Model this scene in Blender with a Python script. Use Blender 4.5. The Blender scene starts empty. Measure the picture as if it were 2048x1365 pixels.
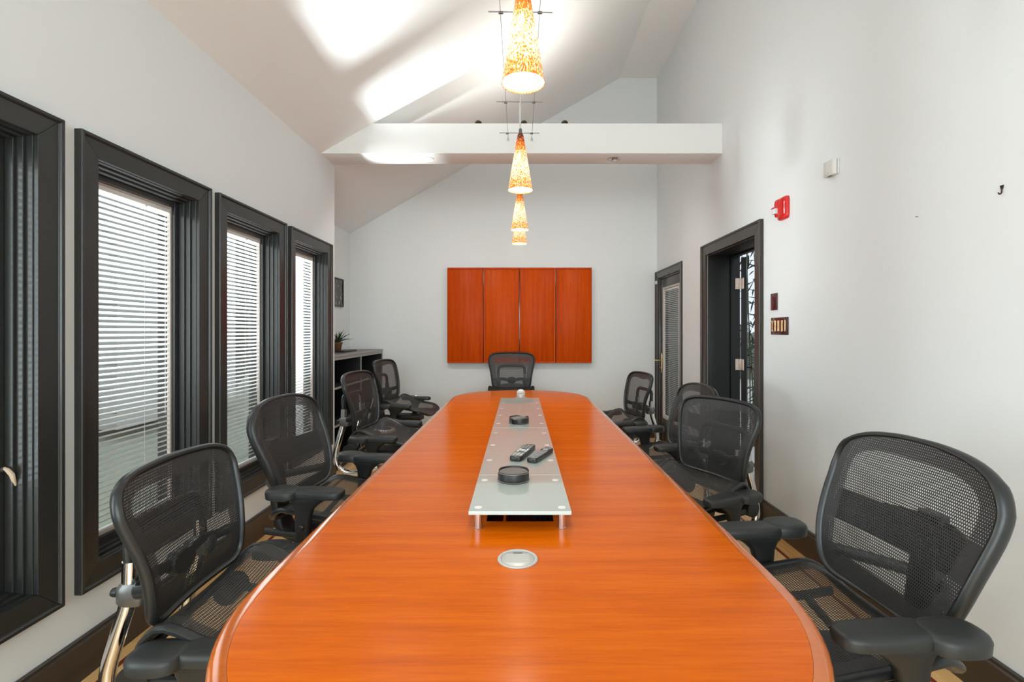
import bpy, bmesh, math, random
from mathutils import Vector, Matrix
random.seed(7)
S = bpy.context.scene
C = S.collection
R = math.radians
PI = math.pi

# ------------------------------------------------------------------ camera
cam_d = bpy.data.cameras.new('camera')
cam_d.sensor_width = 36.0
cam_d.lens = 967.0 / 2048 * 36
cam_d.shift_x = -16.0 / 2048
cam_d.shift_y = -18.5 / 2048
cam_d.clip_start = 0.02
cam = bpy.data.objects.new('camera', cam_d)
cam.location = (0, 0, 1.35)
cam.rotation_euler = (R(90), 0, 0)
C.objects.link(cam)
S.camera = cam

# ------------------------------------------------------------------ view, world, daylight
S.view_settings.view_transform = 'Standard'
S.view_settings.look = 'None'
S.view_settings.exposure = 0.0
S.view_settings.gamma = 1.0
S.view_settings.use_curve_mapping = False
S.cycles.transparent_max_bounces = 24
S.cycles.max_bounces = 10
S.cycles.diffuse_bounces = 6
S.cycles.sample_clamp_indirect = 6.0

world = bpy.data.worlds.new('sky')
S.world = world
world.use_nodes = True
bg = world.node_tree.nodes['Background']
bg.inputs[0].default_value = (0.86, 0.94, 1.0, 1)
bg.inputs[1].default_value = 1.0


def area(name, loc, rot, sx, sy, power, col=(1, 1, 1), spread=180):
    l = bpy.data.lights.new(name, 'AREA')
    l.shape = 'RECTANGLE'
    l.size, l.size_y = sx, sy
    l.energy = power
    l.color = col
    l.spread = R(spread)
    o = bpy.data.objects.new(name, l)
    o.location = loc
    o.rotation_euler = rot
    C.objects.link(o)
    return o


# added area lamp, standing in for sunlight thrown up through the last two windows
_d = Vector((2.1, -0.22, 4.85)).normalized()
area('added_streak_light', (-3.95, 3.74, -3.2), _d.to_track_quat('-Z', 'Y').to_euler(), 1.0, 0.55, 720, (0.93, 0.97, 1.0), 70)
# added area lamp, unseen, sends a level band of light through the alcove-side window
_d2 = Vector((2.8, -0.55, 0.40)).normalized()
area('added_wall_band_light', (-4.6, 4.5, 0.9), _d2.to_track_quat('-Z', 'Y').to_euler(), 0.55, 1.0, 22, (0.95, 0.98, 1.0), 46)
# daylight lamp outside the unshaded side windows; rear one is an added fill
area('daylight_side_windows', (-2.75, -0.55, 1.6), (0, R(-90), 0), 2.2, 2.6, 190, (0.88, 0.95, 1.0))
area('added_rear_fill', (0.0, -3.35, 1.9), (R(90), 0, 0), 3.0, 2.6, 235, (0.88, 0.95, 1.0))


# ------------------------------------------------------------------ materials
def new_mat(name):
    m = bpy.data.materials.new(name)
    m.use_nodes = True
    nt = m.node_tree
    return m, nt, nt.nodes['Principled BSDF']


def mat(name, col, rough=0.5, metal=0.0, coat=0.0, emis=None, estr=0.0, bump=0.0, bscale=200.0, spec=0.5, alpha=1.0):
    m, nt, b = new_mat(name)
    b.inputs['Base Color'].default_value = (*col, 1)
    b.inputs['Roughness'].default_value = rough
    b.inputs['Metallic'].default_value = metal
    b.inputs['Coat Weight'].default_value = coat
    b.inputs['Coat Roughness'].default_value = 0.08
    b.inputs['Specular IOR Level'].default_value = spec
    b.inputs['Alpha'].default_value = alpha
    if emis:
        b.inputs['Emission Color'].default_value = (*emis, 1)
        b.inputs['Emission Strength'].default_value = estr
    if bump:
        tc = nt.nodes.new('ShaderNodeTexCoord')
        n = nt.nodes.new('ShaderNodeTexNoise')
        n.inputs['Scale'].default_value = bscale
        n.inputs['Detail'].default_value = 3
        bp = nt.nodes.new('ShaderNodeBump')
        bp.inputs['Strength'].default_value = bump
        bp.inputs['Distance'].default_value = 0.002
        nt.links.new(tc.outputs['Object'], n.inputs['Vector'])
        nt.links.new(n.outputs['Fac'], bp.inputs['Height'])
        nt.links.new(bp.outputs['Normal'], b.inputs['Normal'])
    return m


def ramp(nt, stops):
    r = nt.nodes.new('ShaderNodeValToRGB')
    el = r.color_ramp.elements
    while len(el) < len(stops):
        el.new(0.5)
    for e, (p, c) in zip(el, stops):
        e.position = p
        e.color = (*c, 1)
    return r


def wood(name, stops, scale, stretch, rough=0.25, coat=0.5, fine=0.0, rand=0.0, spec=0.5):
    m, nt, b = new_mat(name)
    L = nt.links
    tc = nt.nodes.new('ShaderNodeTexCoord')
    mp = nt.nodes.new('ShaderNodeMapping')
    mp.inputs['Scale'].default_value = stretch
    L.new(tc.outputs['Object'], mp.inputs['Vector'])
    vec = mp.outputs['Vector']
    if rand:
        oi = nt.nodes.new('ShaderNodeObjectInfo')
        sc = nt.nodes.new('ShaderNodeVectorMath')
        sc.operation = 'MULTIPLY_ADD'
        L.new(oi.outputs['Random'], sc.inputs[0])
        sc.inputs[1].default_value = (37, 53, 71)
        L.new(vec, sc.inputs[2])
        vec = sc.outputs[0]
    n = nt.nodes.new('ShaderNodeTexNoise')
    n.inputs['Scale'].default_value = scale
    n.inputs['Detail'].default_value = 6
    n.inputs['Roughness'].default_value = 0.6
    n.inputs['Distortion'].default_value = 0.4
    L.new(vec, n.inputs['Vector'])
    n2 = nt.nodes.new('ShaderNodeTexNoise')
    n2.inputs['Scale'].default_value = scale * 9
    n2.inputs['Detail'].default_value = 4
    L.new(vec, n2.inputs['Vector'])
    mx = nt.nodes.new('ShaderNodeMix')
    mx.inputs[0].default_value = 0.35
    L.new(n.outputs['Fac'], mx.inputs[2])
    L.new(n2.outputs['Fac'], mx.inputs[3])
    r = ramp(nt, stops)
    if rand:
        ad = nt.nodes.new('ShaderNodeMath')
        ad.operation = 'MULTIPLY_ADD'
        L.new(oi.outputs['Random'], ad.inputs[0])
        ad.inputs[1].default_value = rand
        L.new(mx.outputs[0], ad.inputs[2])
        sb = nt.nodes.new('ShaderNodeMath')
        sb.operation = 'SUBTRACT'
        L.new(ad.outputs[0], sb.inputs[0])
        sb.inputs[1].default_value = rand / 2
        L.new(sb.outputs[0], r.inputs[0])
    else:
        L.new(mx.outputs[0], r.inputs[0])
    L.new(r.outputs[0], b.inputs['Base Color'])
    b.inputs['Roughness'].default_value = rough
    b.inputs['Specular IOR Level'].default_value = spec
    b.inputs['Coat Weight'].default_value = coat
    b.inputs['Coat Roughness'].default_value = 0.10
    return m


WALL = mat('painted_plaster', (0.755, 0.785, 0.79), 0.72, bump=0.05, bscale=260)
CEIL = mat('ceiling_paint', (0.84, 0.85, 0.845), 0.8, bump=0.04, bscale=220)
BEAM = mat('beam_paint', (0.83, 0.83, 0.815), 0.6)
DARK = mat('dark_stained_trim', (0.022, 0.0235, 0.0225), 0.34, coat=0.15, bump=0.10, bscale=90)
BRONZE = mat('dark_brown_trim', (0.034, 0.026, 0.020), 0.34, coat=0.15, bump=0.10, bscale=90)
DOORBLK = mat('black_door_paint', (0.011, 0.0105, 0.010), 0.42, spec=0.3, bump=0.12, bscale=70)
VINYL = mat('pale_pink_vinyl', (0.52, 0.46, 0.42), 0.45)
SLAT = mat('white_slat_enamel', (0.80, 0.81, 0.80), 0.4)
CORD = mat('white_cord', (0.75, 0.75, 0.73), 0.7)
BLACK = mat('black_plastic', (0.010, 0.011, 0.011), 0.40, bump=0.06, bscale=900)
PAD = mat('soft_black_arm_pad', (0.015, 0.017, 0.0165), 0.46, bump=0.10, bscale=1200)
FRAME = mat('graphite_frame', (0.013, 0.0145, 0.0145), 0.36)
GRAYM = mat('grey_cast_metal', (0.16, 0.16, 0.155), 0.35, metal=0.7)
CHROME = mat('chrome', (0.72, 0.71, 0.69), 0.10, metal=1.0)
STEEL = mat('brushed_steel', (0.66, 0.66, 0.65), 0.28, metal=1.0)
SILVER = mat('silver_plastic', (0.50, 0.51, 0.50), 0.35, metal=0.35)
NICKEL = mat('nickel_rose_hinge', (0.62, 0.50, 0.42), 0.3, metal=0.9)
BRASS = mat('polished_brass', (0.78, 0.56, 0.27), 0.25, metal=1.0)
WHITEP = mat('white_plastic', (0.66, 0.65, 0.61), 0.45)
BONE = mat('bone_plastic', (0.62, 0.50, 0.36), 0.4)
RED = mat('red_alarm_plastic', (0.62, 0.008, 0.008), 0.28, coat=0.3)
WHITEL = mat('white_lettering', (0.85, 0.85, 0.83), 0.5)
CLEAR = mat('clear_strobe_lens', (0.85, 0.87, 0.86), 0.12, alpha=0.75)
MAROON = mat('maroon_plate', (0.055, 0.006, 0.008), 0.25, coat=0.6)
LEATHER = mat('black_leather', (0.014, 0.012, 0.012), 0.38, bump=0.2, bscale=500)
STITCH = mat('pale_stitching', (0.45, 0.44, 0.42), 0.7)
COASTER = mat('grey_suede', (0.17, 0.15, 0.14), 0.8)
REMOTE = mat('remote_black', (0.012, 0.013, 0.014), 0.33)
BTN = mat('remote_key_grey', (0.30, 0.31, 0.32), 0.5)
BTNW = mat('remote_key_white', (0.62, 0.63, 0.62), 0.5)
CUBBY = mat('cubby_black', (0.010, 0.010, 0.011), 0.5)
CABTOP = mat('grey_cabinet_laminate', (0.12, 0.115, 0.11), 0.42)
CABEDGE = mat('pale_grey_edge', (0.30, 0.29, 0.28), 0.4)
TERRA = mat('brown_clay_pot', (0.13, 0.055, 0.022), 0.7)
LEAF = mat('dark_green_leaf', (0.022, 0.040, 0.018), 0.5)
BAMBOO = mat('bamboo_leaf', (0.035, 0.060, 0.030), 0.5)
CANE = mat('bamboo_cane', (0.10, 0.11, 0.06), 0.5)
SOIL = mat('potting_soil', (0.20, 0.18, 0.15), 0.9)
BULB = mat('lamp_glow', (1, 1, 1), 0.5, emis=(1.0, 0.90, 0.74), estr=9.0)
DOWN = mat('downlight_glow', (1, 1, 1), 0.5, emis=(1.0, 0.93, 0.82), estr=6.0)
UPDARK = mat('bronze_lamp_head', (0.045, 0.028, 0.018), 0.3, metal=0.6)
WIRE = mat('steel_cable', (0.20, 0.20, 0.20), 0.4, metal=0.8)
GRASS = mat('lawn', (0.34, 0.37, 0.31), 0.95, bump=0.5, bscale=40)
GRAVEL = mat('pale_paving', (0.55, 0.54, 0.52), 0.9)
HEDGE = mat('wintry_hedge', (0.22, 0.22, 0.19), 0.9, bump=0.9, bscale=18)
SIDING = mat('grey_siding', (0.42, 0.42, 0.41), 0.8)
INLAY = wood('padauk_inlay', [(0.2, (0.16, 0.022, 0.010)), (0.8, (0.26, 0.045, 0.018))], 6, (6, 1, 1), 0.3, 0.4)
PLANK = wood('maple_planks', [(0.25, (0.66, 0.36, 0.14)), (0.5, (0.82, 0.53, 0.25)), (0.8, (0.88, 0.64, 0.36))],
             3.0, (14, 0.9, 1), 0.28, 0.35, rand=0.22)
BORDER = wood('figured_maple', [(0.36, (0.46, 0.18, 0.035)), (0.46, (0.76, 0.44, 0.16)), (0.7, (0.86, 0.58, 0.28))],
              4.0, (7, 1.4, 1), 0.28, 0.35, rand=0.15)
CHERRY = wood('cherry_tabletop', [(0.24, (0.42, 0.066, 0.0005)), (0.5, (0.60, 0.112, 0.001)), (0.78, (0.72, 0.165, 0.002))],
              2.2, (0.5, 9, 1), 0.20, 0.0, rand=0.10, spec=0.16)
CHERRYE = wood('cherry_edge', [(0.2, (0.40, 0.075, 0.006)), (0.8, (0.60, 0.150, 0.012))], 3, (2, 2, 6), 0.16, 0.8)
BOARD = wood('red_cherry_panel', [(0.25, (0.38, 0.034, 0.0005)), (0.5, (0.54, 0.062, 0.001)), (0.75, (0.68, 0.100, 0.002))],
             2.6, (10, 10, 0.45), 0.36, 0.0, rand=0.12, spec=0.08)
BOARDD = wood('red_cherry_edge', [(0.2, (0.11, 0.012, 0.002)), (0.8, (0.22, 0.030, 0.003))], 3, (8, 8, 0.6), 0.25, 0.5)
TROUGH = mat('trough_brown', (0.055, 0.010, 0.006), 0.4)


def frosted():
    m, nt, b = new_mat('frosted_glass')
    b.inputs['Base Color'].default_value = (0.42, 0.475, 0.455, 1)
    b.inputs['Roughness'].default_value = 0.30
    b.inputs['Coat Weight'].default_value = 1.0
    b.inputs['Coat Roughness'].default_value = 0.03
    return m


FROST = frosted()
BOND = mat('white_bond_disc', (0.82, 0.86, 0.84), 0.2, coat=0.5)
GEDGE = mat('glass_edge', (0.52, 0.62, 0.58), 0.15, coat=1.0)


def pane_mat():
    m, nt, b = new_mat('window_glass')
    nt.nodes.remove(b)
    out = nt.nodes['Material Output']
    tr = nt.nodes.new('ShaderNodeBsdfTransparent')
    tr.inputs[0].default_value = (0.95, 0.97, 0.96, 1)
    gl = nt.nodes.new('ShaderNodeBsdfGlossy')
    gl.inputs['Roughness'].default_value = 0.02
    lw = nt.nodes.new('ShaderNodeLayerWeight')
    lw.inputs[0].default_value = 0.5
    pw = nt.nodes.new('ShaderNodeMath')
    pw.operation = 'POWER'
    nt.links.new(lw.outputs['Facing'], pw.inputs[0])
    pw.inputs[1].default_value = 5.0
    fr = nt.nodes.new('ShaderNodeMath')
    fr.operation = 'MULTIPLY_ADD'
    nt.links.new(pw.outputs[0], fr.inputs[0])
    fr.inputs[1].default_value = 0.5
    fr.inputs[2].default_value = 0.03
    mx = nt.nodes.new('ShaderNodeMixShader')
    nt.links.new(fr.outputs[0], mx.inputs[0])
    nt.links.new(tr.outputs[0], mx.inputs[1])
    nt.links.new(gl.outputs[0], mx.inputs[2])
    nt.links.new(mx.outputs[0], out.inputs[0])
    return m


PANE = pane_mat()


def mesh_fabric(name, hole, col):
    """woven mesh: staggered slots between threads, a tighter woven border"""
    m, nt, b = new_mat(name)
    L = nt.links
    out = nt.nodes['Material Output']
    uv = nt.nodes.new('ShaderNodeUVMap')
    br = nt.nodes.new('ShaderNodeTexBrick')
    br.offset = 0.5
    br.inputs['Scale'].default_value = 1.0
    br.inputs['Brick Width'].default_value = 0.0066
    br.inputs['Row Height'].default_value = 0.0078
    br.inputs['Mortar Smooth'].default_value = 0.0
    br.inputs['Bias'].default_value = 0
    L.new(uv.outputs[0], br.inputs['Vector'])
    at = nt.nodes.new('ShaderNodeAttribute')
    at.attribute_name = 'edge'
    mr = nt.nodes.new('ShaderNodeMapRange')
    mr.inputs[1].default_value = 0.054
    mr.inputs[2].default_value = 0.062
    mr.inputs[3].default_value = 0.0027
    mr.inputs[4].default_value = hole
    L.new(at.outputs['Fac'], mr.inputs[0])
    L.new(mr.outputs[0], br.inputs['Mortar Size'])
    tr = nt.nodes.new('ShaderNodeBsdfTransparent')
    mx = nt.nodes.new('ShaderNodeMixShader')
    b.inputs['Base Color'].default_value = (*col, 1)
    b.inputs['Roughness'].default_value = 0.5
    L.new(br.outputs['Fac'], mx.inputs[0])
    L.new(tr.outputs[0], mx.inputs[1])
    L.new(b.outputs[0], mx.inputs[2])
    L.new(mx.outputs[0], out.inputs[0])
    return m


MESHX = mesh_fabric('black_back_mesh', 0.00150, (0.024, 0.025, 0.025))
MESHS = mesh_fabric('black_seat_mesh', 0.00165, (0.020, 0.021, 0.021))


def shade_mat():
    """blown glass: white ground, amber frit, brown towards the neck"""
    m, nt, b = new_mat('amber_frit_glass')
    L = nt.links
    tc = nt.nodes.new('ShaderNodeTexCoord')
    mp = nt.nodes.new('ShaderNodeMapping')
    mp.inputs['Scale'].default_value = (1, 1, 0.5)
    L.new(tc.outputs['Object'], mp.inputs['Vector'])
    n = nt.nodes.new('ShaderNodeTexNoise')
    n.inputs['Scale'].default_value = 230
    n.inputs['Detail'].default_value = 2
    L.new(mp.outputs[0], n.inputs['Vector'])
    sx = nt.nodes.new('ShaderNodeSeparateXYZ')
    L.new(tc.outputs['Object'], sx.inputs[0])
    fc = nt.nodes.new('ShaderNodeFloatCurve')
    cu = fc.mapping.curves[0]
    pts = [(0.0, 0.20), (0.10, 0.16), (0.30, 0.045), (0.55, 0.070), (0.78, 0.32), (1.0, 0.75)]
    cu.points[0].location, cu.points[1].location = pts[0], pts[-1]
    for p in pts[1:-1]:
        cu.points.new(*p)
    fc.mapping.update()
    nz = nt.nodes.new('ShaderNodeMath')
    nz.operation = 'DIVIDE'
    L.new(sx.outputs[2], nz.inputs[0])
    nz.inputs[1].default_value = 0.30
    L.new(nz.outputs[0], fc.inputs['Value'])
    ad = nt.nodes.new('ShaderNodeMath')
    L.new(n.outputs['Fac'], ad.inputs[0])
    L.new(fc.outputs[0], ad.inputs[1])
    r = ramp(nt, [(0.52, (0.96, 0.84, 0.64)), (0.60, (0.95, 0.52, 0.14)), (0.72, (0.72, 0.17, 0.012)),
                  (0.95, (0.38, 0.06, 0.006)), (1.0, (0.05, 0.008, 0.003))])
    L.new(ad.outputs[0], r.inputs[0])
    L.new(r.outputs[0], b.inputs['Base Color'])
    L.new(r.outputs[0], b.inputs['Emission Color'])
    b.inputs['Emission Strength'].default_value = 0.62
    b.inputs['Roughness'].default_value = 0.12
    return m


SHADE = shade_mat()


def night_photo():
    m, nt, b = new_mat('night_skyline_print')
    L = nt.links
    tc = nt.nodes.new('ShaderNodeTexCoord')
    mp = nt.nodes.new('ShaderNodeMapping')
    mp.inputs['Scale'].default_value = (1, 26, 9)
    L.new(tc.outputs['Object'], mp.inputs['Vector'])
    n = nt.nodes.new('ShaderNodeTexNoise')
    n.inputs['Scale'].default_value = 1.6
    n.inputs['Detail'].default_value = 5
    L.new(mp.outputs[0], n.inputs['Vector'])
    r = ramp(nt, [(0.45, (0.012, 0.012, 0.012)), (0.58, (0.05, 0.045, 0.035)), (0.68, (0.45, 0.36, 0.24)), (0.8, (0.9, 0.88, 0.8))])
    L.new(n.outputs['Fac'], r.inputs[0])
    L.new(r.outputs[0], b.inputs['Base Color'])
    b.inputs['Roughness'].default_value = 0.2
    return m


PRINT = night_photo()


# ------------------------------------------------------------------ mesh helpers
class MB:
    def __init__(s):
        s.v, s.f, s.uv, s.edge = [], [], None, None

    def box(s, x0, x1, y0, y1, z0, z1):
        b = len(s.v)
        s.v += [Vector(p) for p in ((x0, y0, z0), (x1, y0, z0), (x1, y1, z0), (x0, y1, z0),
                                    (x0, y0, z1), (x1, y0, z1), (x1, y1, z1), (x0, y1, z1))]
        s.f += [[b + i for i in q] for q in ((0, 3, 2, 1), (4, 5, 6, 7), (0, 1, 5, 4), (1, 2, 6, 5), (2, 3, 7, 6), (3, 0, 4, 7))]
        return s

    def loft(s, rings, cap=True, closed=False):
        n = len(rings[0])
        b = len(s.v)
        for r in rings:
            s.v += [Vector(p) for p in r]
        m = len(rings)
        for i in range(m if closed else m - 1):
            j = (i + 1) % m
            for k in range(n):
                k2 = (k + 1) % n
                s.f.append([b + i * n + k, b + i * n + k2, b + j * n + k2, b + j * n + k])
        if cap and not closed:
            s.f.append([b + k for k in range(n)][::-1])
            s.f.append([b + (m - 1) * n + k for k in range(n)])
        return s

    def tube(s, path, r, n=10, closed=False, flat=1.0, ref=None):
        """sweep an ellipse along a path; flat scales the second axis, ref fixes the first axis"""
        path = [Vector(p) for p in path]
        m = len(path)
        rr = r if isinstance(r, (list, tuple)) else [r] * m
        rings = []
        nrm = None
        for i in range(m):
            a = path[(i - 1) % m] if (closed or i > 0) else path[i]
            c = path[(i + 1) % m] if (closed or i < m - 1) else path[i]
            t = (c - a).normalized()
            if ref is not None:
                nrm = Vector(ref) - t * Vector(ref).dot(t)
            elif nrm is None:
                up = Vector((0, 0, 1)) if abs(t.z) < 0.9 else Vector((1, 0, 0))
                nrm = up - t * up.dot(t)
            else:
                nrm = nrm - t * nrm.dot(t)
            nrm.normalize()
            bn = t.cross(nrm)
            rings.append([path[i] + nrm * (rr[i] * math.cos(2 * PI * k / n)) + bn * (rr[i] * flat * math.sin(2 * PI * k / n))
                          for k in range(n)])
        return s.loft(rings, closed=closed)

    def lathe(s, prof, n=24, c=(0, 0, 0), axis='z', cap=True):
        rings = []
        for r, h in prof:
            ring = []
            for k in range(n):
                a = 2 * PI * k / n
                p = (r * math.cos(a), r * math.sin(a), h)
                if axis == 'x':
                    p = (p[2], p[0], p[1])
                elif axis == 'y':
                    p = (p[1], p[2], p[0])
                ring.append((p[0] + c[0], p[1] + c[1], p[2] + c[2]))
            rings.append(ring)
        return s.loft(rings, cap=cap)

    def prism(s, poly, d0, d1, axis='z'):
        """extrude a 2D polygon; axis z: (x,y), x: (y,z), y: (x,z)"""
        def P(p, h):
            return {'z': (p[0], p[1], h), 'x': (h, p[0], p[1]), 'y': (p[0], h, p[1])}[axis]
        return s.loft([[P(p, d0) for p in poly], [P(p, d1) for p in poly]])

    def build(s, name, m, parent=None, bevel=0.0, smooth=True, seg=2, loc=None):
        me = bpy.data.meshes.new(name)
        me.from_pydata([tuple(v) for v in s.v], [], s.f)
        bm = bmesh.new()
        bm.from_mesh(me)
        bmesh.ops.recalc_face_normals(bm, faces=bm.faces)
        if bevel:
            ed = [e for e in bm.edges if len(e.link_faces) == 2 and e.calc_face_angle(0) > R(28)]
            bmesh.ops.bevel(bm, geom=ed, offset=bevel, segments=seg, affect='EDGES', profile=0.5)
        bm.to_mesh(me)
        bm.free()
        if s.uv:
            ul = me.uv_layers.new(name='UVMap')
            for lp in me.loops:
                ul.data[lp.index].uv = s.uv[lp.vertex_index]
        if s.edge:
            a = me.attributes.new('edge', 'FLOAT', 'POINT')
            for i, e in enumerate(s.edge):
                a.data[i].value = e
        if smooth:
            me.polygons.foreach_set('use_smooth', [True] * len(me.polygons))
            try:
                me.set_sharp_from_angle(angle=R(38))
            except Exception:
                pass
        if m is not None:
            for mm in (m if isinstance(m, (list, tuple)) else [m]):
                me.materials.append(mm)
        o = bpy.data.objects.new(name, me)
        C.objects.link(o)
        if parent is not None:
            o.parent = parent
        if loc is not None:
            o.location = loc
        return o


def box(name, x0, x1, y0, y1, z0, z1, m, parent=None, bevel=0.0):
    return MB().box(x0, x1, y0, y1, z0, z1).build(name, m, parent, bevel)


def empty(name, loc=(0, 0, 0), rz=0.0):
    o = bpy.data.objects.new(name, None)
    o.empty_display_size = 0.1
    o.location = loc
    o.rotation_euler = (0, 0, rz)
    C.objects.link(o)
    return o


def tag(o, label, cat, group=None):
    o['label'] = label
    o['category'] = cat
    if group:
        o['group'] = group
    return o


def struct(o, label=None):
    o['kind'] = 'structure'
    if label:
        o['label'] = label
    return o


def copy_tree(o, parent=None):
    c = o.copy()
    C.objects.link(c)
    c.parent = parent
    for ch in o.children:
        copy_tree(ch, c)
    return c


def catmull(pts, n, closed=False):
    pts = [Vector(p) for p in pts]
    m = len(pts)
    out = []
    segs = m if closed else m - 1
    for i in range(segs):
        p0 = pts[(i - 1) % m] if (closed or i > 0) else pts[0] * 2 - pts[1]
        p1, p2 = pts[i], pts[(i + 1) % m]
        p3 = pts[(i + 2) % m] if (closed or i + 2 < m) else pts[-1] * 2 - pts[-2]
        for k in range(n):
            t = k / n
            out.append(0.5 * ((2 * p1) + (p2 - p0) * t + (2 * p0 - 5 * p1 + 4 * p2 - p3) * t * t + (3 * p1 - p0 - 3 * p2 + p3) * t ** 3))
    if not closed:
        out.append(pts[-1])
    return out


def superellipse(cx, cy, a, b, n=28, e=2.6):
    out = []
    for k in range(n):
        t = 2 * PI * k / n
        c_, s_ = math.cos(t), math.sin(t)
        out.append((cx + a * math.copysign(abs(c_) ** (2 / e), c_), cy + b * math.copysign(abs(s_) ** (2 / e), s_)))
    return out


# ------------------------------------------------------------------ room dimensions (x right, y depth, z up)
XL, XR, XR2 = -1.709, 1.725, 1.745      # long walls; the far stretch of the right wall is set back a little
XA = -2.166                             # alcove wall
YB = 6.16                               # end wall
YA = 4.454                              # where the left wall stops and the alcove begins
YJ = 5.13                               # small jog in the right wall
YR = -3.0                               # wall behind the camera
ZL, SL = 2.865, 0.577                   # left wall height, slope of the ceiling
XF, ZF = 1.268, ZL + (1.268 + 1.709) * SL
BASEH = 0.165


def ceil_z(x):
    return ZL + (x - XL) * SL if x < XF else ZF


# ------------------------------------------------------------------ shell
WT = 0.20
WIN_W, WIN_P, WIN_Y0 = 0.785, 0.853, 1.853
WZ0, WZ1 = 0.337, 2.131                  # outside of the casings
CAS = 0.088
win_y = [WIN_Y0 + k * WIN_P for k in (2, 1, 0, -1, -2, -3)]     # window_1 stands beside the alcove corner
wl = MB()
cuts = sorted([(y + CAS - .012, y + WIN_W - CAS + .012) for y in win_y])
oz0, oz1 = WZ0 + CAS - .012, WZ1 - CAS + .012
wl.box(XL - WT, XL, YR, YA, 0, oz0)
wl.box(XL - WT, XL, YR, YA, oz1, ZL + 0.02)
prev = YR
for a, b_ in cuts + [(YA, None)]:
    wl.box(XL - WT, XL, prev, a, oz0, oz1)
    prev = b_
wl.box(XA - WT, XL - WT, YA - 0.16, YA, 0, ZL)
struct(wl.build('wall_left', WALL, smooth=False))
struct(box('wall_alcove', XA - WT, XA, YA, YB, 0, 2.75, WALL))

d1a, d1b, d1z = 3.53, 4.445, 2.06          # open doorway
d2a, d2b, d2z = 5.245, 6.065, 2.02         # glazed door
RT = 0.29
wr = MB()
wr.box(XR, XR + RT, YR, d1a, 0, ZF + .1)
wr.box(XR, XR + RT, d1a, d1b, d1z, ZF + .1)
wr.box(XR, XR + RT, d1b, YJ, 0, ZF + .1)
wr.box(XR2, XR + RT, YJ, d2a, 0, ZF + .1)
wr.box(XR2, XR + RT, d2a, d2b, d2z, ZF + .1)
wr.box(XR2, XR + RT, d2b, YB + .1, 0, ZF + .1)
struct(wr.build('wall_right', WALL, smooth=False))
struct(box('wall_end', XA - WT, XR + RT, YB, YB + .15, 0, ZF + .3, WALL))

rw = MB()
rw.box(XL - WT, -1.35, YR - .15, YR, 0, ZF + .3)
rw.box(1.35, XR + RT, YR - .15, YR, 0, ZF + .3)
rw.box(-1.35, 1.35, YR - .15, YR, 0, 0.45)
rw.box(-1.35, 1.35, YR - .15, YR, 3.0, ZF + .3)
struct(rw.build('wall_rear', WALL, smooth=False))

cl = MB()
XO = XA - WT
cl.prism([(XO, ceil_z(XO)), (XF, ZF), (XR + RT, ZF), (XR + RT, ZF + .3), (XF, ZF + .3), (XO, ceil_z(XO) + .3)], YR - .15, YB + .15, 'y')
struct(cl.build('ceiling', CEIL, smooth=False))

# beam across the room, its top left corner cut to the ceiling slope
BY0, BY1, BZ0, BZ1 = 4.12, 4.38, 2.871, 3.127
bx1 = XL + (BZ1 - ZL) / SL
struct(MB().prism([(XL + .008, BZ0), (XR, BZ0), (XR, BZ1), (bx1 - .004, BZ1)], BY0, BY1, 'y')
       .build('trim_1', BEAM, bevel=.003), 'white painted beam crossing the room under the sloped ceiling')

# floor of single boards with a dark red inlay line along each long wall
fl = MB().box(XA - WT, XR + RT, YR - .15, YB + .15, -0.12, -0.018)
floor = struct(fl.build('floor', PLANK, smooth=False))
unit = {}


def board_piece(x0, x1, y0, y1, m, name='plank', top=0.0):
    key = m.name
    if key not in unit:
        o = MB().box(-.5, .5, -.5, .5, -.5, .5).build('plank_unit', m, None, bevel=0.0, smooth=False)
        unit[key] = o.data
        bpy.data.objects.remove(o)
    o = bpy.data.objects.new(name, unit[key])
    C.objects.link(o)
    o.parent = floor
    o.location = ((x0 + x1) / 2, (y0 + y1) / 2, top - .009)
    o.scale = (x1 - x0 - .0012, y1 - y0 - .0012, .018)
    return o


INR, INL, INW = 1.597, -1.627, 0.022
board_piece(INR - INW / 2, INR + INW / 2, YR, YB, INLAY, 'inlay_strip')
board_piece(INL - INW / 2, INL + INW / 2, YR, YA + .02, INLAY, 'inlay_strip')
for y0, y1 in ((YR, .6), (.6, 2.1), (2.1, 3.7), (3.7, 5.0), (5.0, YB)):
    board_piece(INR + INW / 2, XR + .02, y0, y1, BORDER)
    board_piece(XL, INL - INW / 2, y0, min(y1, YA) if y0 < YA else y1, BORDER)
nb = 38
bw = (INR - INL - INW) / nb
for i in range(nb):
    x0 = INL + INW / 2 + i * bw
    y = YR + random.uniform(0.2, 1.4)
    ys = [YR]
    while y < YB - .4:
        ys.append(y)
        y += random.uniform(1.3, 2.2)
    ys.append(YB)
    for a, b_ in zip(ys[:-1], ys[1:]):
        board_piece(x0, x0 + bw, a, b_, PLANK)
for k in range(5):
    board_piece(XA + k * .0914, XA + (k + 1) * .0914, YA, YB, PLANK)
for a, b_ in ((d1a, d1b), (d2a, d2b)):
    board_piece(XR + .02, XR + RT + .05, a, b_, BRONZE, 'threshold', 0.012)


def baseboard(name, pts, sides, m):
    """run a baseboard profile along a straight wall: pts=(start,end), sides=inward direction"""
    (x0, y0), (x1, y1) = pts
    nx, ny = sides
    prof = [(0, 0), (.016, 0), (.016, .128), (.022, .132), (.022, .146), (.016, .152), (.014, BASEH - .003), (.010, BASEH), (0, BASEH)]
    rings = [[(px + nx * d, py + ny * d, z) for d, z in prof] for px, py in ((x0, y0), (x1, y1))]
    return struct(MB().loft(rings).build(name, m, smooth=False))


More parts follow.
